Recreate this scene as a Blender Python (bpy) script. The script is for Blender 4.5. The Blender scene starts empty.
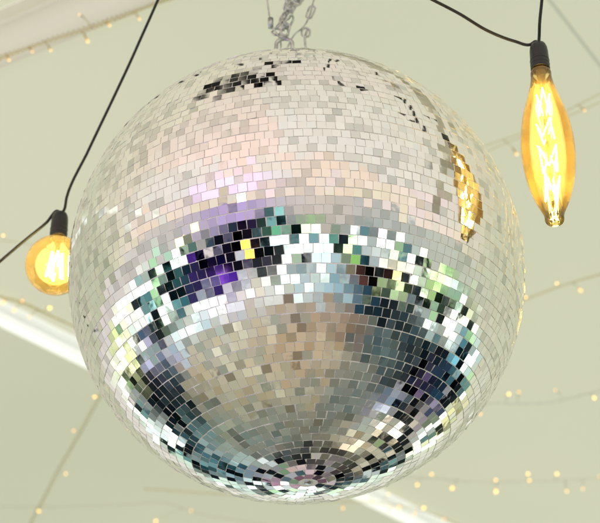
import bpy, bmesh, math, random
from mathutils import Vector, Matrix, noise
random.seed(7)
R_ = math.radians
sc = bpy.context.scene
C = sc.collection

# ------------------------------------------------------------ camera numbers
F = 1808.0; D = 4.0; EL = R_(33)
CAMZ = 1.6
BALL = Vector((0, 0, CAMZ + D*math.sin(EL)))
CAM = Vector((0, -D*math.cos(EL), CAMZ))
fw = (BALL-CAM).normalized(); rt = Vector((1, 0, 0)); up = rt.cross(fw)
# aim so the ball sits a little left and low of centre
q = (fw*F + rt*(300-296.5) - up*(261.5-276)).normalized()
vf = q; vr = vf.cross(Vector((0, 0, 1))).normalized(); vu = vr.cross(vf)
def ray(x, y): return (vf*F + vr*(x-300) - vu*(y-261.5)).normalized()
def at_d(x, y, d): return CAM + ray(x, y)*d
def at_z(x, y, z):
    r = ray(x, y); return CAM + r*((z-CAM.z)/r.z)
CZ = 6.0

# ------------------------------------------------------------ helpers
def s2l(c): return tuple((v/255/12.92 if v <= 10.3 else ((v/255+.055)/1.055)**2.4) for v in c)
def tag(o, label=None, cat=None, group=None, kind=None):
    if label: o['label'] = label
    if cat: o['category'] = cat
    if group: o['group'] = group
    if kind: o['kind'] = kind
    return o
def empty(name, loc=(0, 0, 0)):
    o = bpy.data.objects.new(name, None); C.objects.link(o); o.location = loc; o.empty_display_size = .05
    return o
def obj(name, bm, mats, parent=None, smooth=False, loc=None):
    me = bpy.data.meshes.new(name); bm.to_mesh(me); bm.free()
    for m in (mats if isinstance(mats, (list, tuple)) else [mats]): me.materials.append(m)
    if smooth:
        for p in me.polygons: p.use_smooth = True
    o = bpy.data.objects.new(name, me); C.objects.link(o)
    if parent: o.parent = parent
    if loc is not None: o.location = loc
    return o
def mat(name):
    m = bpy.data.materials.new(name); m.use_nodes = True
    nt = m.node_tree; b = nt.nodes['Principled BSDF']
    return m, nt, b
def simple(name, col, rough=.5, metal=0, noise_amt=.1, scale=30, bump=0, spec=.5):
    m, nt, b = mat(name)
    n = nt.nodes.new('ShaderNodeTexNoise'); n.inputs['Scale'].default_value = scale; n.inputs['Detail'].default_value = 5
    tc = nt.nodes.new('ShaderNodeTexCoord'); nt.links.new(tc.outputs['Object'], n.inputs['Vector'])
    cr = nt.nodes.new('ShaderNodeValToRGB')
    cr.color_ramp.elements[0].position = .3; cr.color_ramp.elements[1].position = .7
    cr.color_ramp.elements[0].color = tuple(v*(1-noise_amt) for v in col)+(1,)
    cr.color_ramp.elements[1].color = tuple(min(1, v*(1+noise_amt)) for v in col)+(1,)
    nt.links.new(n.outputs['Fac'], cr.inputs['Fac']); nt.links.new(cr.outputs['Color'], b.inputs['Base Color'])
    b.inputs['Roughness'].default_value = rough; b.inputs['Metallic'].default_value = metal
    b.inputs['Specular IOR Level'].default_value = spec
    if bump:
        bp = nt.nodes.new('ShaderNodeBump'); bp.inputs['Strength'].default_value = bump; bp.inputs['Distance'].default_value = .002
        nt.links.new(n.outputs['Fac'], bp.inputs['Height']); nt.links.new(bp.outputs['Normal'], b.inputs['Normal'])
    return m
def catmull(pts, n=8):
    pts = [Vector(p) for p in pts]; m = len(pts)
    h = [max((pts[i+1]-pts[i]).length, 1e-6) for i in range(m-1)]
    T = []
    for i in range(m):
        if i == 0: T.append((pts[1]-pts[0])/h[0])
        elif i == m-1: T.append((pts[-1]-pts[-2])/h[-1])
        else:
            d0 = (pts[i]-pts[i-1])/h[i-1]; d1 = (pts[i+1]-pts[i])/h[i]
            T.append((d0*h[i]+d1*h[i-1])/(h[i]+h[i-1]))
    out = []
    for i in range(m-1):
        for k in range(n):
            t = k/n; t2 = t*t; t3 = t2*t
            out.append(pts[i]*(2*t3-3*t2+1)+T[i]*h[i]*(t3-2*t2+t)+pts[i+1]*(3*t2-2*t3)+T[i+1]*h[i]*(t3-t2))
    out.append(pts[-1]); return out
def add_tube(bm, pts, r, seg=8, closed=False, mi=0):
    pts = [Vector(p) for p in pts]; rings = []; n = len(pts); prev = None
    for i, p in enumerate(pts):
        if closed: t = pts[(i+1) % n]-pts[i-1]
        else: t = pts[min(i+1, n-1)]-pts[max(i-1, 0)]
        t.normalize()
        if prev is None: a = t.orthogonal().normalized()
        else:
            a = prev - t*prev.dot(t)
            a = a.normalized() if a.length > 1e-6 else t.orthogonal().normalized()
        prev = a; b = t.cross(a)
        rr = r[i] if isinstance(r, (list, tuple)) else r
        rings.append([bm.verts.new(p+(a*math.cos(2*math.pi*k/seg)+b*math.sin(2*math.pi*k/seg))*rr) for k in range(seg)])
    for i in range(n if closed else n-1):
        A, B = rings[i], rings[(i+1) % n]
        for k in range(seg):
            f = bm.faces.new((A[k], A[(k+1) % seg], B[(k+1) % seg], B[k])); f.material_index = mi
    if not closed:
        f = bm.faces.new(rings[0][::-1]); f.material_index = mi
        f = bm.faces.new(rings[-1]); f.material_index = mi
    return rings
def add_lathe(bm, prof, seg=40, mi=0, cen=Vector((0, 0, 0))):
    rings = []
    for r, z in prof:
        if r < 1e-6: rings.append([bm.verts.new(cen+Vector((0, 0, z)))])
        else: rings.append([bm.verts.new(cen+Vector((r*math.cos(2*math.pi*k/seg), r*math.sin(2*math.pi*k/seg), z))) for k in range(seg)])
    for A, B in zip(rings, rings[1:]):
        for k in range(seg):
            a = A[k % len(A)]; a2 = A[(k+1) % len(A)]; b = B[k % len(B)]; b2 = B[(k+1) % len(B)]
            vs = []
            for v in (a, a2, b2, b):
                if v not in vs: vs.append(v)
            if len(vs) > 2: f = bm.faces.new(vs); f.material_index = mi
    bmesh.ops.recalc_face_normals(bm, faces=bm.faces[:])

# ------------------------------------------------------------ materials
m_socket = simple('socket_bakelite', (.010, .011, .011), .38, 0, .3, 60)
m_cable = simple('cable_rubber', (.008, .009, .009), .5, 0, .3, 80)
m_steel = simple('galvanised_steel', (.50, .51, .50), .28, 1, .35, 60, .4)
m_brass = simple('brass_cap', (.62, .42, .16), .3, 1, .2, 60)
m_black = simple('black_bracket_metal', (.012, .012, .014), .5, .4, .2, 20)

# mirror glass: every tile is a separate island with its own slight tint and silvering
m_tile, nt, b = mat('mirror_tile')
geo = nt.nodes.new('ShaderNodeNewGeometry')
cr = nt.nodes.new('ShaderNodeValToRGB'); e = cr.color_ramp.elements
e[0].color = (.62, .64, .62, 1); e[1].position = 1; e[1].color = (.95, .95, .93, 1)
for p, c in ((.25, (.84, .84, .82, 1)), (.5, (.93, .91, .89, 1)), (.75, (.88, .90, .90, 1))):
    x = e.new(p); x.color = c
nt.links.new(geo.outputs['Random Per Island'], cr.inputs['Fac']); nt.links.new(cr.outputs['Color'], b.inputs['Base Color'])
b.inputs['Metallic'].default_value = 1
tc = nt.nodes.new('ShaderNodeTexCoord'); nz = nt.nodes.new('ShaderNodeTexNoise'); nz.inputs['Scale'].default_value = 9; nz.inputs['Detail'].default_value = 6
nt.links.new(tc.outputs['Object'], nz.inputs['Vector'])
mr = nt.nodes.new('ShaderNodeMapRange'); mr.inputs[1].default_value = .45; mr.inputs[2].default_value = .8; mr.inputs[3].default_value = .012; mr.inputs[4].default_value = .12
nt.links.new(nz.outputs['Fac'], mr.inputs[0]); nt.links.new(mr.outputs[0], b.inputs['Roughness'])
nb = nt.nodes.new('ShaderNodeTexNoise'); nb.inputs['Scale'].default_value = 60; nb.inputs['Detail'].default_value = 1
nt.links.new(tc.outputs['Object'], nb.inputs['Vector'])
bp = nt.nodes.new('ShaderNodeBump'); bp.inputs['Strength'].default_value = .12; bp.inputs['Distance'].default_value = .0003
nt.links.new(nb.outputs['Fac'], bp.inputs['Height']); nt.links.new(bp.outputs['Normal'], b.inputs['Normal'])
# cut glass edge of the tiles: bright, slightly frosted
m_edge = simple('tile_cut_edge', (.90, .88, .80), .25, .3, .1, 90)
m_core = simple('ball_core_grout', (.97, .94, .88), .4, .05, .03, 70, .3)

def glass(name, tint, body):
    m = bpy.data.materials.new(name); m.use_nodes = True; nt = m.node_tree; nt.nodes.clear()
    out = nt.nodes.new('ShaderNodeOutputMaterial')
    tr = nt.nodes.new('ShaderNodeBsdfTransparent')
    lw = nt.nodes.new('ShaderNodeLayerWeight'); lw.inputs['Blend'].default_value = .35
    c = nt.nodes.new('ShaderNodeMix'); c.data_type = 'RGBA'
    c.inputs['A'].default_value = tint+(1,); c.inputs['B'].default_value = tuple(v**1.15 for v in tint)+(1,)
    nt.links.new(lw.outputs['Facing'], c.inputs['Factor']); nt.links.new(c.outputs['Result'], tr.inputs['Color'])
    tl = nt.nodes.new('ShaderNodeBsdfTranslucent'); tl.inputs['Color'].default_value = body+(1,)
    df = nt.nodes.new('ShaderNodeBsdfDiffuse'); df.inputs['Color'].default_value = body+(1,)
    m0 = nt.nodes.new('ShaderNodeMixShader'); m0.inputs[0].default_value = .5
    nt.links.new(tl.outputs[0], m0.inputs[1]); nt.links.new(df.outputs[0], m0.inputs[2])
    m1 = nt.nodes.new('ShaderNodeMixShader')
    n = nt.nodes.new('ShaderNodeTexNoise'); n.inputs['Scale'].default_value = 25
    t2 = nt.nodes.new('ShaderNodeTexCoord'); nt.links.new(t2.outputs['Object'], n.inputs['Vector'])
    mp = nt.nodes.new('ShaderNodeMapRange'); mp.inputs[3].default_value = .10; mp.inputs[4].default_value = .20
    nt.links.new(n.outputs['Fac'], mp.inputs[0]); nt.links.new(mp.outputs[0], m1.inputs[0])
    nt.links.new(tr.outputs[0], m1.inputs[1]); nt.links.new(m0.outputs[0], m1.inputs[2])
    gl = nt.nodes.new('ShaderNodeBsdfGlossy'); gl.inputs['Roughness'].default_value = .04
    fr = nt.nodes.new('ShaderNodeFresnel'); fr.inputs['IOR'].default_value = 1.5
    m2 = nt.nodes.new('ShaderNodeMixShader'); nt.links.new(fr.outputs[0], m2.inputs[0])
    nt.links.new(m1.outputs[0], m2.inputs[1]); nt.links.new(gl.outputs[0], m2.inputs[2])
    nt.links.new(m2.outputs[0], out.inputs['Surface'])
    return m
m_amber = glass('amber_glass', (1.0, .95, .66), (1.0, .74, .22))
m_gold = glass('pale_gold_glass', (1.0, .94, .68), (1.0, .76, .28))
m_stem = glass('clear_stem_glass', (.95, .9, .75), (.9, .7, .3))
def emit(name, col, s):
    m = bpy.data.materials.new(name); m.use_nodes = True; nt = m.node_tree; nt.nodes.clear()
    out = nt.nodes.new('ShaderNodeOutputMaterial'); e = nt.nodes.new('ShaderNodeEmission')
    e.inputs['Color'].default_value = col+(1,); e.inputs['Strength'].default_value = s
    nt.links.new(e.outputs[0], out.inputs['Surface']); return m
m_fil = emit('filament_glow', (1, .66, .17), 150)
m_fil2 = emit('filament_glow_hot', (1, .74, .28), 170)
m_led = emit('led_glow', (1, .58, .12), 4.5)
m_ledstem = glass('led_stem', (1, .85, .55), (.9, .62, .30))
m_wire_gold = glass('gold_clear_wire', (.95, .90, .72), (.9, .8, .5))
m_wire_pale = glass('pale_clear_wire', (1, 1, 1), (1, 1, .95))
for m_ in (m_wire_gold, m_wire_pale):
    for n_ in m_.node_tree.nodes:
        if n_.type == 'FRESNEL': n_.inputs['IOR'].default_value = 1.15
        if n_.type == 'MAP_RANGE': n_.inputs[3].default_value = .02; n_.inputs[4].default_value = .12

# translucent marquee fabric
def fabric(name, colA, colB, tr, pink=False):
    m = bpy.data.materials.new(name); m.use_nodes = True; nt = m.node_tree; nt.nodes.clear(); L = nt.links
    out = nt.nodes.new('ShaderNodeOutputMaterial'); tc = nt.nodes.new('ShaderNodeTexCoord')
    n = nt.nodes.new('ShaderNodeTexNoise'); n.inputs['Scale'].default_value = .35; n.inputs['Detail'].default_value = 3
    L.new(tc.outputs['Object'], n.inputs['Vector'])
    c = nt.nodes.new('ShaderNodeMix'); c.data_type = 'RGBA'; c.inputs['A'].default_value = colA+(1,); c.inputs['B'].default_value = colB+(1,)
    mr = nt.nodes.new('ShaderNodeMapRange'); mr.inputs[1].default_value = .35; mr.inputs[2].default_value = .65
    L.new(n.outputs['Fac'], mr.inputs[0]); L.new(mr.outputs[0], c.inputs['Factor'])
    col = c.outputs['Result']
    # woven-in panels: neighbouring lengths of cloth differ a little in tone
    sp = nt.nodes.new('ShaderNodeSeparateXYZ'); L.new(tc.outputs['Object'], sp.inputs[0])
    def cell(sock, size, off):
        a = nt.nodes.new('ShaderNodeMath'); a.operation = 'MULTIPLY_ADD'; a.inputs[1].default_value = 1/size; a.inputs[2].default_value = off; L.new(sock, a.inputs[0])
        f = nt.nodes.new('ShaderNodeMath'); f.operation = 'FLOOR'; L.new(a.outputs[0], f.inputs[0]); return f.outputs[0]
    cx = cell(sp.outputs['X'], 1.5, .3); cy = cell(sp.outputs['Y'], 4.0, 100.2)
    cb = nt.nodes.new('ShaderNodeCombineXYZ'); L.new(cx, cb.inputs[0]); L.new(cy, cb.inputs[1])
    wn = nt.nodes.new('ShaderNodeTexWhiteNoise'); wn.noise_dimensions = '3D'; L.new(cb.outputs[0], wn.inputs['Vector'])
    if pink:
        rp = nt.nodes.new('ShaderNodeValToRGB'); rp.color_ramp.interpolation = 'CONSTANT'; e = rp.color_ramp.elements
        e[0].color = (1, .97, .93, 1); e[1].position = .3; e[1].color = (.96, .98, .84, 1)
        for p, q_ in ((.42, (.97, .94, 1, 1)), (.6, (1, .95, .86, 1)), (.78, (.90, .98, .97, 1)), (.88, (.98, .94, .91, 1))):
            x = e.new(p); x.color = q_
        L.new(wn.outputs['Value'], rp.inputs[0])
        mm = nt.nodes.new('ShaderNodeMix'); mm.data_type = 'RGBA'; mm.blend_type = 'MULTIPLY'
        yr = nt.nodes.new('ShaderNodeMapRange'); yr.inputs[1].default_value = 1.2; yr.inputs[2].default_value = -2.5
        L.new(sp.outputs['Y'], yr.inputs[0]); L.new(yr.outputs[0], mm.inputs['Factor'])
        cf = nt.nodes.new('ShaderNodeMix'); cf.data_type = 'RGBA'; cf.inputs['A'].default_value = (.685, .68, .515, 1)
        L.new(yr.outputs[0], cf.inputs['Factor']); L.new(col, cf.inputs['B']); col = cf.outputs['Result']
        L.new(col, mm.inputs['A']); L.new(rp.outputs[0], mm.inputs['B']); col = mm.outputs['Result']
    tl = nt.nodes.new('ShaderNodeBsdfTranslucent'); df = nt.nodes.new('ShaderNodeBsdfDiffuse')
    L.new(col, tl.inputs['Color']); L.new(col, df.inputs['Color'])
    n2 = nt.nodes.new('ShaderNodeTexNoise'); n2.inputs['Scale'].default_value = 1.2; n2.inputs['Detail'].default_value = 4
    mp = nt.nodes.new('ShaderNodeMapping'); mp.inputs['Scale'].default_value = (3, .5, 1); L.new(tc.outputs['Object'], mp.inputs['Vector']); L.new(mp.outputs[0], n2.inputs['Vector'])
    bp = nt.nodes.new('ShaderNodeBump'); bp.inputs['Strength'].default_value = .25; bp.inputs['Distance'].default_value = .05
    L.new(n2.outputs['Fac'], bp.inputs['Height']); L.new(bp.outputs['Normal'], df.inputs['Normal'])
    mx = nt.nodes.new('ShaderNodeMixShader'); mx.inputs[0].default_value = tr
    L.new(df.outputs[0], mx.inputs[1]); L.new(tl.outputs[0], mx.inputs[2]); L.new(mx.outputs[0], out.inputs['Surface'])
    return m
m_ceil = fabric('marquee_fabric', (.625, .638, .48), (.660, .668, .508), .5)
m_beam = fabric('white_beam_cover', (.97, .99, .93), (.98, .99, .94), .97)
m_pinkbeam = fabric('pinkish_beam_cover', (.72, .70, .58), (.75, .71, .59), .5)
m_seam_shade = fabric('seam_tape_edge_shade', (.47, .50, .38), (.49, .52, .40), .5)  # roof seam tape, and the painted shadow line along the wide beam
m_seam2 = fabric('seam_tape_warm', (.52, .52, .34), (.55, .55, .38), .5)
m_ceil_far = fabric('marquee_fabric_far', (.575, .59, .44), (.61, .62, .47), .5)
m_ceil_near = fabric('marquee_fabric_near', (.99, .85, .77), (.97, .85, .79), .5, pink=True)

# ------------------------------------------------------------ ceiling (setting)
def sheet(name, poly, z, m, thick=.006):
    bm = bmesh.new(); vs = [bm.verts.new((x, y, z)) for x, y in poly]
    f = bm.faces.new(vs); f.normal_update()
    if f.normal.z > 0: f.normal_flip()
    return tag(obj(name, bm, m), kind='structure')
def clip(poly, a, n):
    """keep the side of the line through a where (p-a).n >= 0"""
    out = []
    for i in range(len(poly)):
        p, q_ = poly[i], poly[(i+1) % len(poly)]
        dp_, dq = (p-a).dot(n), (q_-a).dot(n)
        if dp_ >= 0: out.append(p)
        if (dp_ >= 0) != (dq >= 0): out.append(p.lerp(q_, dp_/(dp_-dq)))
    return out
def cut(cells, a, b, w, mid):
    """split all cells by a straight strip (a->b, w wide to the side vector)"""
    res = []
    wn = w.normalized()
    for poly, mi in cells:
        l = clip(poly, a, -wn); r = clip(poly, a+w, wn); c = clip(clip(poly, a, wn), a+w, -wn)
        if len(l) > 2: res.append((l, mi[0]))
        if len(r) > 2: res.append((r, mi[1]))
        if len(c) > 2 and mid is not None: res.append((c, mid))
    return res
def strip(u0, u1, l0, z=CZ):
    a, b, c = at_z(*u0, z), at_z(*u1, z), at_z(*l0, z)
    a, b, c = a.to_2d(), b.to_2d(), c.to_2d(); d = (b-a).normalized()
    return a, b, (c-a)-d*(c-a).dot(d)
V2 = lambda x, y: Vector((x, y))
SPLIT = 1.25
near = [V2(-20, -19), V2(20, -19), V2(20, SPLIT), V2(-20, SPLIT)]
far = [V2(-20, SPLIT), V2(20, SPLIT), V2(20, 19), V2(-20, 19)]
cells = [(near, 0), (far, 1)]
def cutall(cells, st, mid, after=None):
    a, b, w = st; out = []
    for poly, m in cells:
        m2 = after.get(m, m) if after else m
        out += cut([(poly, (m, m2))], a, b, w, mid)
    return out
ZB = CZ-.07
sr = strip((0, 313), (420, 520), (0, 328), ZB)
st = strip((0, 23), (54, 0), (0, 70), ZB)
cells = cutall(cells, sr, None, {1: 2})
a, b, w = st
keep = []
for poly, m in cells:      # the wide beam only exists over the far half
    if m == 0: keep.append((poly, m)); continue
    keep += cut([(poly, (m, m))], a, b, w, None)
cells = keep
def seamstrip(a, b, wd):
    p, q_ = at_z(*a, CZ).to_2d(), at_z(*b, CZ).to_2d(); d = (q_-p).normalized()
    return p, q_, V2(d.y, -d.x)*wd
cells = cutall(cells, seamstrip((545, -3), (600, 68), .014), 3)
keep = []
for poly, m in cells:
    if m == 2: keep += cut([(poly, (m, m))], *seamstrip((100, 390), (28, 525), .022), 4)
    else: keep.append((poly, m))
cells = keep
a, b, w = st; keep = []  # dark strip beside the wide beam: its edge shadow put into the cloth colour
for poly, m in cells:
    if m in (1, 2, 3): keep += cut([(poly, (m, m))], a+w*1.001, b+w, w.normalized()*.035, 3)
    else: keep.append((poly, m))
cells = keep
bm = bmesh.new()
for poly, m in cells:
    f = bm.faces.new([bm.verts.new((p.x, p.y, CZ)) for p in poly]); f.material_index = m
    f.normal_update()
    if f.normal.z > 0: f.normal_flip()
tag(obj('ceiling', bm, [m_ceil_near, m_ceil, m_ceil_far, m_seam_shade, m_seam2]), kind='structure')
def trough(name, st, m, e0, e1, lim=None):
    """translucent channel let into the roof: bottom and two cheeks, open to the daylight above"""
    a, b, w = st; d = (b-a).normalized(); wn = w.normalized()
    p0 = a-d*e0; p1 = b+d*e1
    bm = bmesh.new()
    prof = [(0, CZ-.001), (0, ZB+.008), (.008, ZB), (w.length-.008, ZB), (w.length, ZB+.008), (w.length, CZ-.001)]
    A = [bm.verts.new((*(p0+wn*x), z)) for x, z in prof]; B = [bm.verts.new((*(p1+wn*x), z)) for x, z in prof]
    for i in range(len(prof)-1): bm.faces.new((A[i], A[i+1], B[i+1], B[i]))
    bmesh.ops.recalc_face_normals(bm, faces=bm.faces[:])
    return obj(name, bm, m)
rail = trough('ceiling_beam', sr, m_beam, 22, 22)
tag(rail, 'bright white narrow ceiling beam running diagonally behind the lower left of the mirror ball', 'beam')
cl = trough('ceiling_beam', st, m_pinkbeam, 22, 22)
tag(cl, 'wide flat pinkish beam with a fairy light string, in the top left corner', 'beam')

# ------------------------------------------------------------ the mirror ball
RB = .5015; PITCH = .0192; TILE = .01825
ball = empty('mirror_ball', BALL)
tag(ball, 'large silver mirror ball covered in small square mirror tiles, hanging on a chain', 'mirror ball')
bm = bmesh.new(); bmesh.ops.create_uvsphere(bm, u_segments=128, v_segments=64, radius=RB-.0012)
obj('core', bm, m_core, ball, True)
bm = bmesh.new()
rows = int(math.pi*RB/PITCH)
rnd = random.Random(3)
missing = 0
for i in range(rows):
    th = math.pi*(i+.5)/rows          # from north pole
    rr = RB*math.sin(th)
    n = max(3, int(2*math.pi*rr/PITCH))
    ph0 = rnd.random()*2*math.pi
    if rr < .016: continue
    rowtilt = rnd.gauss(0, .12)
    wander = rnd.random()*6
    for k in range(n):
        if rnd.random() < .0008: missing += 1; continue
        ph = ph0+2*math.pi*(k+rnd.uniform(-.035, .035))/n
        t2 = th+rnd.gauss(0, .0006)+.0011*math.sin(ph*2+wander)
        nrm = Vector((math.sin(t2)*math.cos(ph), math.sin(t2)*math.sin(ph), math.cos(t2)))
        e1 = Vector((-math.sin(ph), math.cos(ph), 0)); e2 = nrm.cross(e1)
        # lumps in the core make neighbouring tiles lean together, glue makes each lean by itself
        v = nrm*5
        lx = noise.noise(v)*1.1; ly = noise.noise(v+Vector((9, 3, 5)))*1.1
        big = (2.6 if rnd.random() < .08 else .85)*(1+1.6*max(0, 1-rr/.14))
        ax = R_(lx+rnd.gauss(0, big)+rowtilt); ay = R_(ly+rnd.gauss(0, big)); az = R_(rnd.gauss(0, 1.3))
        Mx = Matrix.Rotation(ax, 3, e1) @ Matrix.Rotation(ay, 3, e2) @ Matrix.Rotation(az, 3, nrm)
        u = Mx@e1; w = Mx@e2; nn = Mx@nrm
        pitch_x = 2*math.pi*rr/n
        hx = min(TILE, pitch_x-.0009)/2*rnd.uniform(.97, 1.02); hy = TILE/2*rnd.uniform(.97, 1.015)
        c = nrm*(RB+rnd.uniform(-.0003, .0004))
        top = [c+u*sx*hx+w*sy*hy for sx, sy in ((-1, -1), (1, -1), (1, 1), (-1, 1))]
        bot = [p-nn*.0032 for p in top]
        # top face slightly inset: a real ground edge
        tv = [bm.verts.new(p) for p in top]; bv = [bm.verts.new(p) for p in bot]
        f = bm.faces.new(tv); f.normal_update()
        if f.normal.dot(nn) < 0: f.normal_flip()
        for j in range(4):
            g = bm.faces.new((tv[j], tv[(j+1) % 4], bv[(j+1) % 4], bv[j])); g.material_index = 1
bmesh.ops.recalc_face_normals(bm, faces=bm.faces[:])
obj('mirror_tiles', bm, [m_tile, m_edge], ball)
bm = bmesh.new()
add_lathe(bm, [(0, .512), (.03, .512), (.034, .508), (.075, .503), (.078, .496), (.07, .49)], 40)
obj('top_cap', bm, m_steel, ball, True)
bm = bmesh.new(); add_lathe(bm, [(.005, -.49), (.009, -.495), (.010, -.5015), (.006, -.503), (.0, -.503)], 24)
obj('bottom_cap', bm, m_steel, ball, True)
def torus_pts(rx, rz, n=20, plane='xz'):
    out = []
    for k in range(n):
        a = 2*math.pi*k/n
        ca, sa = math.cos(a), math.sin(a)
        out.append(Vector((rx*ca, 0, (rz-rx)*(1 if sa > 1e-9 else -1 if sa < -1e-9 else 0)+rx*sa)))
    return out
for k in range(3):
    a = 2*math.pi*k/3+.4
    bm = bmesh.new(); add_tube(bm, torus_pts(.014, .018), .004, 8, True)
    o = obj('eye_ring', bm, m_steel, ball, True, (math.cos(a)*.055, math.sin(a)*.055, .520)); o.rotation_euler = (0, 0, a)
ball.rotation_euler = (R_(.6), R_(-3.2), R_(20))

# ------------------------------------------------------------ chains above the ball
link_me = None
def link_mesh():
    bm = bmesh.new(); add_tube(bm, torus_pts(.0095, .0165, 20), .0028, 8, True)
    me = bpy.data.meshes.new('link'); bm.to_mesh(me); bm.free(); me.materials.append(m_steel)
    for p in me.polygons: p.use_smooth = True
    return me
link_me = link_mesh()
def chain(name, pts, label, step=.0265, twist=.0, maxn=90, jitter=.0):
    root = empty(name, pts[0]); tag(root, label, 'chain')
    P = catmull(pts, 30); acc = 0; prev = P[0]; c = 0
    for p in P[1:]:
        acc += (p-prev).length
        if acc >= step and c < maxn:
            acc = 0
            o = bpy.data.objects.new('link', link_me); C.objects.link(o); o.parent = root
            d = (p-prev).normalized() if (p-prev).length > 0 else Vector((0, 0, 1))
            qt = Vector((0, 0, 1)).rotation_difference(d)
            o.rotation_mode = 'QUATERNION'
            from mathutils import Quaternion
            o.rotation_quaternion = qt @ Quaternion((0, 0, 1), (math.pi/2)*(c % 2)+twist*c+random.uniform(-jitter, jitter)) @ Quaternion((1, 0, 0), random.uniform(-jitter, jitter)*.4)
            o.location = p-pts[0] + Vector((random.uniform(-1, 1), random.uniform(-1, 1), 0))*jitter*.004
            c += 1
        prev = p
    return root
HK = BALL+Vector((-.030, 0, .655))      # master ring
def up_(dx, dz, dy=0): return BALL+Vector((dx, dy, dz))
# shackles at the master ring
sh = empty('shackle', HK); tag(sh, 'steel shackle joining the chains just above the top of the mirror ball', 'shackle')
bm = bmesh.new(); add_tube(bm, torus_pts(.020, .030, 24), .005, 10, True); obj('bow', bm, m_steel, sh, True)
bm = bmesh.new(); add_tube(bm, [(-.026, 0, -.014), (.026, 0, -.014)], .0055, 10); add_tube(bm, [(.020, 0, -.014), (.029, 0, -.014)], .009, 6); obj('pin', bm, m_steel, sh, True)
chain('steel_chain', [HK+Vector((0, 0, .02)), up_(-.030, .72), up_(-.018, .80), up_(-.006, .95), up_(0, 1.5), up_(0, 2.12)], 'heavy steel chain rising from the shackle above the mirror ball', jitter=.5)
chain('steel_chain', [up_(-.058, .70, .012), up_(-.042, .74, .015), up_(-.030, .78, .02), up_(-.018, .84, .02), up_(-.002, .93, .02), up_(.010, .86, .03), up_(-.010, .77, -.02), up_(-.026, .70, -.018)], 'short doubled-back steel chain bunched around the heavy chain', jitter=.9, step=.022)
# legs to the ball eye rings
def steel_cable(pts, label, r=.0022):
    root = empty('wire_sling', pts[0]); tag(root, label, 'wire sling')
    bm = bmesh.new(); P = [p-pts[0] for p in catmull(pts, 10)]; add_tube(bm, P, r, 8); obj('wire_rope', bm, m_steel, root, True)
    return root
cap = lambda k: BALL+Vector((math.cos(2*math.pi*k/3+.75)*.055-.03, math.sin(2*math.pi*k/3+.75)*.055, .52))
w = steel_cable([cap(1), HK+Vector((-.01, 0, -.02)), up_(-.040, .68), up_(-.060, .725), up_(-.072, .80), up_(-.085, .95), up_(-.10, 1.6), up_(-.10, 2.1)], 'thin steel wire rising to the left of the chain above the mirror ball')
bm = bmesh.new(); add_tube(bm, [Vector((0, 0, -.014)), Vector((0, 0, .014))], .007, 10); o = obj('ferrule', bm, m_steel, w, True, up_(-.064, .735)-cap(1)); 
w = steel_cable([cap(0)+Vector((.05, 0, 0)), up_(.022, .655), up_(.020, .69), up_(.026, .715)], 'steel hook wire standing on the ball to the right of the chain', .0028)
bm = bmesh.new(); add_tube(bm, [p for p in torus_pts(.010, .014, 18)], .0026, 8, True); obj('hook_ring', bm, m_steel, w, True, up_(.022, .705)-(cap(0)+Vector((.05, 0, 0))))
w = steel_cable([up_(-.022, .66), up_(-.004, .70), up_(.016, .722), up_(.030, .755), up_(.040, .80), up_(.06, .95), up_(.10, 1.5), up_(.12, 2.1)], 'thin steel wire rising to the right of the chain above the mirror ball')
bm = bmesh.new(); add_tube(bm, torus_pts(.0075, .020, 18), .0025, 8, True); o = obj('quick_link', bm, m_steel, w, True, up_(.034, .770)-up_(-.022, .66)); o.rotation_euler = (0, .3, 0)
# bracket on the ceiling that carries the chain
br = empty('ceiling_bracket', BALL+Vector((-.62, -.56, CZ-BALL.z-.006))); tag(br, 'black slatted steel rigging bracket on the ceiling above the mirror ball', 'bracket')
def box(bm, c, s, rz=0):
    bmesh.ops.create_cube(bm, size=1, matrix=Matrix.Translation(c)@Matrix.Rotation(rz, 4, 'Z')@Matrix.Diagonal((*s, 1)))
for i in range(6):
    bm = bmesh.new(); box(bm, Vector((-.36+i*.145, .10*math.sin(i), -.06)), (.085, .62, .05), .25); obj('rib', bm, m_black, br)
for i in range(3):
    bm = bmesh.new(); box(bm, Vector((0, -.24+i*.24, -.022)), (.86, .06, .022)); obj('plate', bm, m_black, br)
bm = bmesh.new(); box(bm, Vector((.52, .5, -.015)), (.5, .10, .022), .7); obj('chain_plate', bm, m_black, br)

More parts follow.
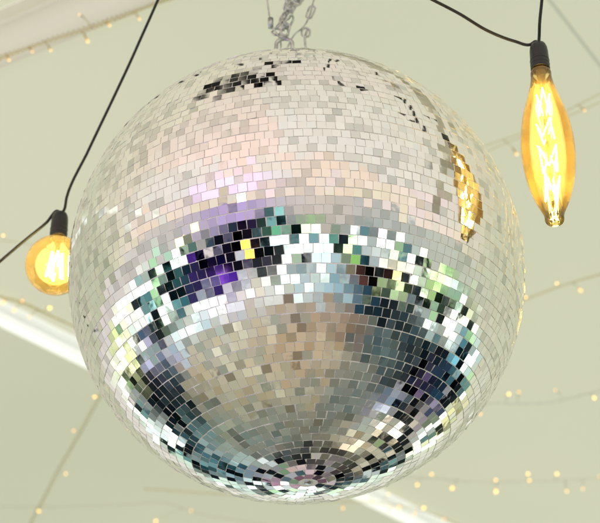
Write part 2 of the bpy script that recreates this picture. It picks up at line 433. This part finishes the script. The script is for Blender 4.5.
# ------------------------------------------------------------ hanging bulbs
def lamp(name, loc, kind, label, rz=0):
    root = empty(name, loc); tag(root, label, 'light bulb'); root.rotation_euler = (0, 0, rz)
    # loc = top of the socket, everything hangs down from there
    bm = bmesh.new()
    add_lathe(bm, [(0, 0), (.006, 0), (.010, -.001), (.0155, -.005), (.0180, -.012), (.0192, -.022), (.0196, -.040), (.0200, -.064), (.0202, -.070), (.0185, -.0715), (.0175, -.068), (.0165, -.045), (0, -.044)], 36)
    s = obj('socket', bm, m_socket, root, True)
    bm = bmesh.new()
    for k in range(2): add_tube(bm, [(.0196*math.cos(a), .0196*math.sin(a), -.048-.010*k) for a in [i*2*math.pi/36 for i in range(36)]], .0009, 6, True)
    obj('rim', bm, m_socket, s, True)
    bm = bmesh.new(); add_lathe(bm, [(.0125, -.046), (.0150, -.050), (.0140, -.054), (.0152, -.058), (.0142, -.062), (.0152, -.066), (.0142, -.070), (.0150, -.074)], 32)
    obj('screw_cap', bm, m_brass, root, True)
    squeeze = []
    if kind == 'long':
        prof = [(.0160, -.072), (.0205, -.077), (.0215, -.092), (.0245, -.115), (.0310, -.145), (.0400, -.180), (.0475, -.215), (.0520, -.250), (.0542, -.285), (.0540, -.315), (.0515, -.345), (.0465, -.380), (.0395, -.410), (.0310, -.438), (.0240, -.456), (.0205, -.466), (.0192, -.474), (.0190, -.482), (.0165, -.487), (.0110, -.484), (.0040, -.476), (0, -.475)]
        P = catmull([(r, 0, z) for r, z in prof], 3)
        bm = bmesh.new(); add_lathe(bm, [(max(p.x, 0) if i < len(P)-1 else 0, p.z) for i, p in enumerate(P)], 48)
        o = obj('glass', bm, m_amber, root, True); squeeze.append(o)
        bm = bmesh.new(); add_lathe(bm, [(.011, -.076), (.008, -.10), (.005, -.13), (.0035, -.16), (.0032, -.44), (.0, -.445)], 16); squeeze.append(obj('stem', bm, m_stem, root, True))
        # cage filament: zigzags between support hooks, four storeys
        bm = bmesh.new()
        lv = [(-.135, -.205, .015), (-.222, -.268, .019), (-.292, -.350, .020), (-.370, -.430, .018)]
        for li, (z1, z0, r) in enumerate(lv):
            pts = []
            for j in range(6):
                a = 2*math.pi*j/6+.35+li*.5; z = z1 if j % 2 == 0 else z0
                pts.append(Vector((r*math.cos(a)*(1 if j % 2 == 0 else .8), r*math.sin(a)*(1 if j % 2 == 0 else .8), z)))
            for j in range(6 if li != 1 else 5):
                p, q_ = pts[j], pts[(j+1) % 6]
                add_tube(bm, [p.lerp(q_, t/6) for t in range(7)], .0012+.0003*(li > 1), 6)
        squeeze.append(obj('filament', bm, m_fil, root, True))
        bm = bmesh.new()
        for j in range(4):
            a = math.pi/2*j+.2; add_tube(bm, [Vector((.006*math.cos(a), .006*math.sin(a), -.12)), Vector((.0185*math.cos(a), .0185*math.sin(a), -.14)), Vector((.0205*math.cos(a), .0205*math.sin(a), -.28)), Vector((.018*math.cos(a), .018*math.sin(a), -.44))], .0006, 6)
        squeeze.append(obj('support_wire', bm, m_brass, root, True))
        for o in squeeze:
            for v in o.data.vertices: v.co.z = -.072+(v.co.z+.072)*.925 if v.co.z < -.072 else v.co.z
    else:
        rg = .069; zc = -.1455
        prof = [(.0150, -.070), (.0165, -.076), (.020, -.0815)]
        a0 = math.acos(min(1, .085/rg)) if .085 < rg else None
        for j in range(3, 37):
            a = math.pi*j/36
            r = rg*math.sin(a); z = zc+rg*math.cos(a)
            if z < -.0835: prof.append((r if j < 36 else 0, z))
        bm = bmesh.new(); add_lathe(bm, prof, 48); obj('glass', bm, m_gold, root, True)
        bm = bmesh.new(); add_lathe(bm, [(.010, -.074), (.006, -.095), (.004, -.12), (.003, -.165), (0, -.168)], 16); obj('stem', bm, m_stem, root, True)
        bm = bmesh.new()
        pts = []
        for j in range(10):
            a = 2*math.pi*j/10; r = .020 if j % 2 else .012; z = -.115 if j % 2 == 0 else -.175
            pts.append(Vector((r*math.cos(a), r*math.sin(a), z)))
        for j in range(10):
            p, q_ = pts[j], pts[(j+1) % 10]; add_tube(bm, [p.lerp(q_, t/5) for t in range(6)], .0017, 6)
        obj('filament', bm, m_fil2, root, True)
    return root
G = 'filament bulbs on black cable around the mirror ball'
tR = at_d(538, 43.5, 3.97)
lamp('hanging_bulb', tR, 'long', 'long spindle-shaped amber filament bulb glowing to the right of the mirror ball').scale = (1.03,)*3
tL = at_d(60.5, 212.5, 4.42)
lamp('hanging_bulb', tL, 'globe', 'round gold globe filament bulb glowing behind the left edge of the mirror ball').scale = (1.05,)*3
def bulb_copy(src, loc, label):
    r = src.copy(); C.objects.link(r); r.location = loc; r['label'] = label
    for ch in [c for c in bpy.data.objects if c.parent == src]:
        c = ch.copy(); C.objects.link(c); c.parent = r
        for g in [g for g in bpy.data.objects if g.parent == ch]:
            d = g.copy(); C.objects.link(d); d.parent = c
    return r
def direc(az, el, d):
    az, el = R_(az), R_(el); return BALL+Vector((math.sin(az)*math.cos(el), -math.cos(az)*math.cos(el), math.sin(el)))*d
def cable(pts, label, r=.0036):
    bm = bmesh.new(); P = catmull(pts, 12)
    P = [p+Vector((noise.noise(p*3), noise.noise(p*3+Vector((5, 5, 5))), noise.noise(p*3+Vector((9, 1, 2)))))*.006 if 0 < i < len(P)-1 else p for i, p in enumerate(P)]
    add_tube(bm, P, r, 8); return tag(obj('power_cable', bm, m_cable, None, True), label, 'cable')
dR = 3.97
cR = [tR+Vector((0, 0, -.003)), tR+Vector((-.004, 0, .006)), at_d(530, 44.5, dR), at_d(515, 41, dR), at_d(490, 31, dR-.02), at_d(460, 13, dR-.04), at_d(432, -1, dR-.06), at_d(400, -16, dR-.1),
      BALL+Vector((0.342, -0.057, 1.183)), BALL+Vector((0.549, -0.260, 1.121)), BALL+Vector((0.787, -0.485, 0.946)), BALL+Vector((1.019, -0.678, 0.616)), BALL+Vector((1.143, -0.777, 0.248)), BALL+Vector((1.168, -0.806, -0.195)), BALL+Vector((1.200, -0.567, -0.537))]
cable(cR, 'black cable sagging in from the top edge to the socket of the long bulb')
cable([tR+Vector((0, 0, -.003)), tR+Vector((.002, 0, .008)), at_d(539.5, 22, dR), at_d(541.5, 0, dR), at_d(543, -30, dR), Vector((tR.x+.02, tR.y-.02, CZ-.01))], 'black cable rising straight up from the socket of the long bulb')
dL = 4.42
cable([tL+Vector((0, 0, -.003)), tL+Vector((.006, 0, .008)), at_d(66, 197, dL), at_d(88, 150, dL), at_d(115, 95, dL), at_d(138, 48, dL), at_d(159, 0, dL), at_d(172, -36, dL), Vector((tL.x+.35, tL.y+.1, CZ-.01))], 'black cable running up steeply from the socket of the round globe bulb')
cable([tL+Vector((0, 0, -.003)), tL+Vector((-.008, 0, .006)), at_d(46, 222, dL), at_d(26, 239, dL), at_d(0, 262, dL), at_d(-30, 290, dL), at_d(-80, 330, dL), at_d(-200, 420, dL)], 'black cable running down to the left edge from the round globe bulb')

# ------------------------------------------------------------ fairy lights
led_me = None
bm = bmesh.new()
add_lathe(bm, [(0, 0), (.0016, -.0005), (.0022, -.003), (.0026, -.016)], 10, 0)
add_lathe(bm, [(.0026, -.016), (.0048, -.018), (.0060, -.023), (.0054, -.030), (.003, -.034), (0, -.035)], 12, 1)
led_me = bpy.data.meshes.new('led'); bm.to_mesh(led_me); bm.free(); led_me.materials.append(m_ledstem); led_me.materials.append(m_led)
bm = bmesh.new()
add_lathe(bm, [(0, 0), (.0025, -.0005), (.0035, -.003), (.0040, -.034)], 10, 0)
add_lathe(bm, [(.0040, -.034), (.0048, -.035), (.0050, -.039), (.003, -.043), (0, -.044)], 12, 1)
led2_me = bpy.data.meshes.new('led_long'); bm.to_mesh(led2_me); bm.free(); led2_me.materials.append(m_ledstem); led2_me.materials.append(emit('led_glow_dim', (1, .62, .22), 2.2))
led_dim = led_me.copy(); led_dim.materials[1] = (emit('led_glow_faint', (1, .54, .14), 2.6))
GF = 'fairy light strings on the ceiling'
def fairy(path, leds, label, z=CZ-.07, m=m_wire_gold, ext=1.0, r=.0016, me=None, tw=.004, spread=False):
    me = me or led_me
    base = [at_z(x, y, z) for x, y in path]
    e0 = base[0]+(base[0]-base[1]).normalized()*ext; e1 = base[-1]+(base[-1]-base[-2]).normalized()*ext
    base = [e0]+base+[e1]
    root = empty('fairy_light_string', base[0]); tag(root, label, 'fairy lights', GF)
    P = catmull(base, 24); bm = bmesh.new()
    d = 0; W = ([], [])
    # resample so the twist reads
    Q = [P[0]]; 
    for a, b_ in zip(P, P[1:]):
        k = max(1, int((b_-a).length/.02))
        for t in range(1, k+1): Q.append(a.lerp(b_, t/k))
    for i, p in enumerate(Q):
        wv = Vector((noise.noise(p*2.5), noise.noise(p*2.5+Vector((4, 4, 4))), noise.noise(p*2.5+Vector((8, 4, 4)))))*.03
        t = (Q[min(i+1, len(Q)-1)]-Q[max(i-1, 0)]).normalized(); s = Vector((t.y, -t.x, 0)).normalized(); n = t.cross(s)
        d += .02; a = 2*math.pi*d/.11
        amp = tw*(.6+.8*abs(noise.noise(p*4)))
        o_ = (s*math.cos(a)+n*math.sin(a))*amp
        if spread: o_ = s*(.017+.006*math.sin(d*3))
        W[0].append(p+wv*.35+o_-root.location); W[1].append(p+wv*.35-o_-root.location)
    add_tube(bm, W[0], r, 6); add_tube(bm, W[1], r, 6)
    obj('wire', bm, m, root, True)
    for (x, y) in leds:
        # LED head hangs or sticks out from the nearest point of the wire
        tgt = at_z(x, y, z)
        j = min(range(len(Q)), key=lambda i: (Q[i]-tgt).length)
        w0 = W[0][j]+root.location
        v = tgt-w0
        dirv = (v if v.length > .006 else Vector((random.uniform(-1, 1), random.uniform(-1, 1), -1))).normalized()
        dirv = (dirv+Vector((0, 0, -.35))).normalized()
        o = bpy.data.objects.new('led', led_dim if (me is led_me and random.random() < .4) else me); C.objects.link(o); o.parent = root
        tip = .026 if me is led_me else .03
        o.rotation_mode = 'QUATERNION'; o.rotation_quaternion = Vector((0, 0, -1)).rotation_difference(dirv)
        # a short lead joins it to the wire
        start = tgt-dirv*tip
        o.location = start-root.location; o.scale = (random.uniform(.5, 1.0),)*3
        if (start-w0).length > .01:
            bm = bmesh.new(); mid = (w0+start)/2+Vector((0, 0, .004)); add_tube(bm, catmull([w0-root.location, mid-root.location, start-root.location], 4), r*.8, 5); obj('lead', bm, m, root, True)
    return root
fairy([(-20, 63), (0, 57), (40, 44), (85, 29), (125, 14), (160, 1), (185, -8)], [(33, 53), (51, 51), (78, 14), (87, 40), (140, 20), (110, 26), (9, 60)], 'gold fairy light string lying along the pinkish beam in the top left corner', z=CZ-.085, me=led2_me, r=.0024, tw=.008)
fairy([(440, 172), (484, 150), (520, 136), (560, 117), (600, 98)], [(516, 153), (585, 111), (545, 134)], 'fairy light string with two parallel wires passing behind the long amber bulb', spread=True, me=led2_me, r=.0020, z=CZ-.1, ext=.8)
fairy([(470, 318), (515, 303), (556, 288), (600, 274)], [(526, 300), (556, 283), (581, 291), (495, 306), (470, 312)], 'fairy light string meeting the right edge of the mirror ball at mid height', r=.0018)
fairy([(440, 425), (470, 412), (485, 405), (520, 404), (555, 402), (580, 396), (600, 391)], [(481, 415), (509, 394), (519, 392), (555, 390), (595, 399), (455, 414)], 'pale fairy light string curving out below right of the mirror ball, third string up', m=m_wire_pale, r=.0022, tw=.006)
fairy([(400, 476), (440, 479), (470, 482), (530, 482), (600, 478)], [(417, 486), (432, 474), (452, 489), (496, 480), (496, 492), (528, 474), (531, 481), (557, 474), (567, 493), (583, 490), (599, 476)], 'pale fairy light string running level across the lower right with many lit tips', m=m_wire_pale, r=.0024, tw=.007)
fairy([(330, 500), (380, 503), (420, 511), (460, 525)], [(343, 509), (372, 502), (389, 494), (389, 510), (399, 508), (414, 515), (424, 508), (443, 520)], 'fairy light string beside the white beam at the bottom edge under the mirror ball', z=CZ-.11)
fairy([(108, 385), (88, 420), (62, 462), (40, 505), (28, 530)], [(93, 397), (72, 431), (68, 475), (40, 512)], 'sparse fairy light string down the lower left corner below the white beam', r=.0008, tw=.002, ext=.3)
fairy([(120, 505), (170, 504), (192, 512), (240, 521), (300, 530)], [(192, 511), (155, 522)], 'fairy light string just under the lower left of the mirror ball, mostly out of frame', r=.0008, tw=.002)
fairy([(-15, 293), (0, 298), (20, 303), (40, 311), (68, 322), (110, 340)], [(3, 303), (23, 303), (14, 311), (28, 319), (50, 308)], 'fairy light string running under the round globe bulb above the white beam', z=CZ-.06, r=.0028, tw=.006)
fairy([(-12, 241), (10, 242), (36, 246), (80, 252)], [(3, 235), (35, 251)], 'faint fairy light string behind the round globe bulb near the left edge', r=.0008, tw=.002)

# ------------------------------------------------------------ surroundings seen only in the mirrors: procedural environment
w = bpy.data.worlds.new('World'); sc.world = w; w.use_nodes = True; nt = w.node_tree; nt.nodes.clear(); L = nt.links
def N(t, **k):
    n = nt.nodes.new(t)
    for a, v in k.items(): setattr(n, a, v)
    return n
def math_(op, a, b=None, c=None):
    n = N('ShaderNodeMath', operation=op)
    for i, v in enumerate((a, b, c)):
        if v is None: continue
        if isinstance(v, (int, float)): n.inputs[i].default_value = v
        else: L.new(v, n.inputs[i])
    return n.outputs[0]
out = N('ShaderNodeOutputWorld'); bg = N('ShaderNodeBackground'); L.new(bg.outputs[0], out.inputs[0])
tc = N('ShaderNodeTexCoord')
nz = N('ShaderNodeTexNoise'); nz.inputs['Scale'].default_value = 5; nz.inputs['Detail'].default_value = .6; L.new(tc.outputs['Generated'], nz.inputs['Vector'])
sub = N('ShaderNodeVectorMath', operation='SUBTRACT'); L.new(nz.outputs['Color'], sub.inputs[0]); sub.inputs[1].default_value = (.5, .5, .5)
scl = N('ShaderNodeVectorMath', operation='SCALE'); L.new(sub.outputs[0], scl.inputs[0]); scl.inputs['Scale'].default_value = .18
add = N('ShaderNodeVectorMath', operation='ADD'); L.new(tc.outputs['Generated'], add.inputs[0]); L.new(scl.outputs[0], add.inputs[1])
nrm = N('ShaderNodeVectorMath', operation='NORMALIZE'); L.new(add.outputs[0], nrm.inputs[0])
sp = N('ShaderNodeSeparateXYZ'); L.new(nrm.outputs[0], sp.inputs[0])
sp0 = N('ShaderNodeSeparateXYZ'); L.new(tc.outputs['Generated'], sp0.inputs[0])
az = math_('ARCTAN2', sp.outputs[0], math_('MULTIPLY', sp.outputs[1], -1))
fa = math_('MULTIPLY_ADD', az, 1/(2*math.pi), .5)
el = math_('MULTIPLY', math_('ARCSINE', sp.outputs[2]), 180/math.pi)
el0 = math_('MULTIPLY', math_('ARCSINE', sp0.outputs[2]), 180/math.pi)
# colours seen around the room per height above/below the ball, keyed by compass angle (0 = behind the photographer, + = right)
TAN = (168, 155, 128)
ROWS = [
 (-85, {-180: (150, 145, 122), -90: (160, 155, 130), 0: (166, 152, 126), 90: (140, 135, 115)}),
 (-66, {-180: (112, 115, 102), -150: (125, 128, 112), -120: (150, 148, 125), -60: (175, 165, 138), 0: (168, 150, 124), 40: (164, 148, 122), 60: (140, 132, 112), 90: (112, 116, 106), 120: (104, 110, 102), 150: (104, 104, 92)}),
 (-50, {-180: (66, 66, 62), -168: (110, 112, 104), -155: (125, 132, 120), -140: (125, 135, 120), -120: (120, 122, 105), -100: (160, 150, 125), -80: (175, 170, 148), -60: (185, 185, 165), -40: (185, 180, 160), 0: (165, 152, 134), 20: (162, 146, 124), 40: (128, 108, 90), 60: (82, 96, 94), 80: (78, 92, 90), 100: (50, 60, 62), 120: (150, 156, 168), 140: (200, 190, 160), 160: (120, 116, 96), 170: (50, 50, 48)}),
 (-35, {-180: (128, 118, 120), -160: (150, 168, 160), -140: (80, 105, 102), -120: (14, 22, 26), -105: (70, 85, 90), -100: (150, 148, 165), -85: (195, 210, 205), -60: (205, 215, 212), -40: (205, 198, 210), -20: (205, 205, 198), 0: (196, 205, 200), 20: (165, 190, 195), 40: (36, 62, 74), 60: (22, 30, 34), 80: (55, 70, 72), 100: (24, 26, 30), 120: (60, 50, 75), 140: (205, 195, 168), 160: (45, 45, 34)}),
 (-25, {-180: (120, 90, 105), -160: (60, 95, 100), -140: (10, 16, 20), -120: (12, 18, 22), -105: (165, 168, 192), -92: (20, 28, 34), -80: (200, 220, 205), -72: (50, 100, 105), -60: (22, 30, 45), -48: (60, 40, 110), -38: (95, 40, 165), -28: (30, 22, 52), -14: (60, 60, 70), -6: (205, 212, 210), 8: (20, 20, 24), 20: (190, 220, 228), 32: (120, 80, 70), 42: (14, 16, 20), 55: (180, 205, 150), 70: (20, 40, 50), 85: (200, 215, 205), 100: (22, 26, 32), 120: (20, 40, 55), 135: (120, 110, 130), 150: (190, 185, 160), 165: (30, 34, 30)}),
 (-15, {-180: (220, 235, 230), -160: (50, 90, 95), -145: (225, 240, 232), -130: (24, 40, 44), -118: (225, 230, 170), -100: (232, 242, 228), -85: (80, 150, 155), -75: (225, 238, 225), -66: (60, 120, 110), -55: (40, 40, 70), -45: (24, 16, 50), -30: (16, 12, 26), -18: (24, 20, 30), -10: (150, 205, 205), 0: (240, 246, 240), 12: (185, 225, 215), 22: (190, 225, 150), 34: (36, 80, 92), 44: (235, 245, 240), 54: (225, 195, 90), 62: (235, 240, 235), 74: (170, 210, 130), 86: (30, 50, 50), 96: (235, 240, 225), 110: (90, 150, 165), 125: (22, 24, 30), 140: (215, 225, 215), 155: (30, 34, 30)}),
 (-8, {-180: (215, 235, 225), -150: (190, 220, 195), -135: (235, 242, 220), -118: (220, 232, 150), -100: (240, 245, 225), -85: (235, 240, 235), -70: (190, 225, 200), -58: (170, 205, 180), -48: (150, 150, 130), -38: (120, 115, 140), -28: (26, 18, 36), -18: (34, 26, 50), -8: (130, 190, 185), 0: (50, 100, 105), 8: (190, 225, 155), 16: (70, 110, 110), 26: (176, 188, 184), 45: (178, 190, 186), 62: (190, 200, 190), 74: (175, 215, 140), 90: (150, 185, 165), 104: (225, 230, 190), 122: (180, 215, 215), 140: (230, 225, 160), 160: (210, 225, 200)}),
 (2, {-180: (215, 215, 200), -120: (215, 208, 203), -80: (212, 206, 198), -60: (205, 200, 195), -40: (192, 172, 212), -25: (196, 172, 224), -8: (205, 195, 200), 10: (214, 200, 188), 30: (196, 192, 184), 50: (186, 190, 184), 80: (196, 200, 184), 120: (205, 205, 180)}),
]
prev = None
for i, (e_, d) in enumerate(ROWS):
    items = sorted(((k/360+.5), v) for k, v in d.items())
    r = N('ShaderNodeValToRGB'); r.color_ramp.interpolation = 'LINEAR'
    els = r.color_ramp.elements
    items = [items[0]]+items[1:]
    items.append((1.0, items[0][1]))
    els[0].position = items[0][0]; els[0].color = s2l(items[0][1])+(1,)
    els[1].position = 1.0; els[1].color = s2l(items[-1][1])+(1,)
    for p, c in items[1:-1]:
        x = els.new(p); x.color = s2l(c)+(1,)
    L.new(fa, r.inputs[0])
    if prev is None: prev = r.outputs[0]
    else:
        mr = N('ShaderNodeMapRange'); mr.interpolation_type = 'SMOOTHSTEP'
        mr.inputs[1].default_value = ROWS[i-1][0]*.72+e_*.28 ; mr.inputs[2].default_value = ROWS[i-1][0]*.28+e_*.72
        L.new(el, mr.inputs[0])
        mx = N('ShaderNodeMix', data_type='RGBA'); L.new(mr.outputs[0], mx.inputs['Factor']); L.new(prev, mx.inputs['A']); L.new(r.outputs[0], mx.inputs['B'])
        prev = mx.outputs['Result']
# windows, chairs, people: broken light-dark clutter around eye level
vor = N('ShaderNodeTexVoronoi'); vor.inputs['Scale'].default_value = 16; L.new(tc.outputs['Generated'], vor.inputs['Vector'])
spc = N('ShaderNodeSeparateColor'); L.new(vor.outputs['Color'], spc.inputs[0])
m1 = N('ShaderNodeMapRange'); m1.inputs[1].default_value = -34; m1.inputs[2].default_value = -22; low = N('ShaderNodeMapRange'); low.inputs[1].default_value = .74; low.inputs[2].default_value = .80; low.inputs[3].default_value = 0; low.inputs[4].default_value = 22; L.new(fa, low.inputs[0])
low2 = N('ShaderNodeMapRange'); low2.inputs[1].default_value = .07; low2.inputs[2].default_value = .02; low2.inputs[3].default_value = 0; low2.inputs[4].default_value = 22; L.new(fa, low2.inputs[0])
L.new(math_('ADD', math_('ADD', el, low.outputs[0]), low2.outputs[0]), m1.inputs[0])
m2 = N('ShaderNodeMapRange'); m2.inputs[1].default_value = -3; m2.inputs[2].default_value = -7; L.new(el, m2.inputs[0])
mask = math_('MULTIPLY', m1.outputs[0], m2.outputs[0])
rc = N('ShaderNodeValToRGB'); rc.color_ramp.interpolation = 'CONSTANT'; e = rc.color_ramp.elements
e[0].color = (.03, .04, .05, 1); e[1].position = .27; e[1].color = (1, 1, 1, 1)
for p, c in ((.42, (2.2, 2.2, 2.2, 1)), (.60, (.30, .50, .58, 1)), (.69, (1, 1, 1, 1)), (.84, (2.8, 2.6, 2.6, 1)), (.94, (.85, 1.15, .7, 1))):
    x = e.new(p); x.color = c
L.new(spc.outputs[0], rc.inputs[0])
one = N('ShaderNodeMix', data_type='RGBA'); one.inputs['A'].default_value = (1, 1, 1, 1); L.new(mask, one.inputs['Factor']); L.new(rc.outputs[0], one.inputs['B'])
mul = N('ShaderNodeMix', data_type='RGBA', blend_type='MULTIPLY'); mul.inputs['Factor'].default_value = 1; L.new(prev, mul.inputs['A']); L.new(one.outputs['Result'], mul.inputs['B'])
col = mul.outputs['Result']
vf2 = N('ShaderNodeTexVoronoi'); vf2.inputs['Scale'].default_value = 17; L.new(tc.outputs['Generated'], vf2.inputs['Vector'])
sf = N('ShaderNodeSeparateColor'); L.new(vf2.outputs['Color'], sf.inputs[0])
rf = N('ShaderNodeValToRGB'); rf.color_ramp.interpolation = 'CONSTANT'; e = rf.color_ramp.elements
e[0].color = (.92, 1.04, 1.12, 1); e[1].position = .12; e[1].color = (1.26, 1.26, 1.30, 1)
for p, c in ((.35, (1.12, 1.14, 1.2, 1)), (.55, (1.36, 1.36, 1.36, 1)), (.70, (1.22, 1.14, 1.04, 1)), (.84, (1.5, 1.55, 1.6, 1)), (.95, (.62, .60, .58, 1))):
    x = e.new(p); x.color = c
L.new(sf.outputs[1], rf.inputs[0])
mfl = N('ShaderNodeMapRange'); mfl.inputs[1].default_value = -24; mfl.inputs[2].default_value = -32; L.new(el, mfl.inputs[0])
mulf = N('ShaderNodeMix', data_type='RGBA', blend_type='MULTIPLY'); L.new(mfl.outputs[0], mulf.inputs['Factor']); L.new(col, mulf.inputs['A']); L.new(rf.outputs[0], mulf.inputs['B'])
col = mulf.outputs['Result']
# window light is far brighter than paper white
bw = N('ShaderNodeRGBToBW'); L.new(col, bw.inputs[0])
g = N('ShaderNodeMapRange'); g.inputs[1].default_value = .6; g.inputs[2].default_value = .95; g.inputs[3].default_value = 1; g.inputs[4].default_value = 1.6; L.new(bw.outputs[0], g.inputs[0])
sc2 = N('ShaderNodeVectorMath', operation='SCALE'); L.new(col, sc2.inputs[0]); L.new(g.outputs[0], sc2.inputs['Scale'])
# floor boards
# daylight above the tent roof
mt = N('ShaderNodeMapRange'); mt.inputs[1].default_value = 7; mt.inputs[2].default_value = 12; L.new(el0, mt.inputs[0])
fin = N('ShaderNodeMix', data_type='RGBA'); L.new(mt.outputs[0], fin.inputs['Factor']); L.new(sc2.outputs[0], fin.inputs['A']); fin.inputs['B'].default_value = (1.46, 1.45, 1.43, 1)
L.new(fin.outputs['Result'], bg.inputs['Color']); bg.inputs['Strength'].default_value = 1.08
try: w.cycles.sampling_method = 'MANUAL'; w.cycles.sample_map_resolution = 512
except Exception: pass

# violet and warm lamps of the dance floor (they show as hot tiles and tint the roof)
def point(name, az, el, d, col, power, rad):
    l = bpy.data.lights.new(name, 'POINT'); l.color = col; l.energy = power; l.shadow_soft_size = rad
    o = bpy.data.objects.new(name, l); C.objects.link(o); o.location = direc(az, el, d); return o
point('violet_stage_light', -39, -24, 6.6, (.52, .20, 1.0), 190, .20)
sl = bpy.data.lights.new('violet_stage_beam', 'SPOT'); sl.color = (.38, .18, 1.0); sl.energy = 2600; sl.spot_size = R_(95); sl.spot_blend = .9; sl.shadow_soft_size = .1
so = bpy.data.objects.new('violet_stage_beam', sl); C.objects.link(so); so.location = direc(-34, -15, 10.5)
aim = direc(-31, 11.5, 10.5)-so.location; so.rotation_mode = 'QUATERNION'; so.rotation_quaternion = aim.to_track_quat('-Z', 'Y')
point('warm_stage_light', -23, 5.5, 5.0, (1.0, .62, .25), 40, .24)
point('warm_stage_light', 52, -21, 5.0, (1.0, .56, .10), 7, .22)
point('warm_stage_light', -21, -18, 5.0, (1.0, .52, .06), 6, .20)
point('warm_stage_light', -52, -4, 5.0, (1.0, .60, .15), 14, .30)

# ------------------------------------------------------------ camera
cd = bpy.data.cameras.new('Camera'); cam = bpy.data.objects.new('Camera', cd); C.objects.link(cam)
cam.location = CAM
cam.rotation_euler = Matrix((vr, vu, -vf)).transposed().to_euler()
cd.sensor_width = 36; cd.sensor_fit = 'HORIZONTAL'; cd.lens = 36*F/600; cd.clip_end = 200; cd.clip_start = .05
cd.dof.use_dof = True; cd.dof.focus_distance = 3.62; cd.dof.aperture_fstop = 5.6; cd.dof.aperture_blades = 9
sc.camera = cam
sc.view_settings.view_transform = 'Standard'; sc.view_settings.look = 'None'; sc.view_settings.exposure = 0; sc.view_settings.gamma = 1
sc.render.engine = 'CYCLES'
sc.cycles.max_bounces = 10; sc.cycles.transparent_max_bounces = 16; sc.cycles.glossy_bounces = 6
sc.cycles.caustics_reflective = False; sc.cycles.caustics_refractive = False; sc.cycles.sample_clamp_indirect = 4
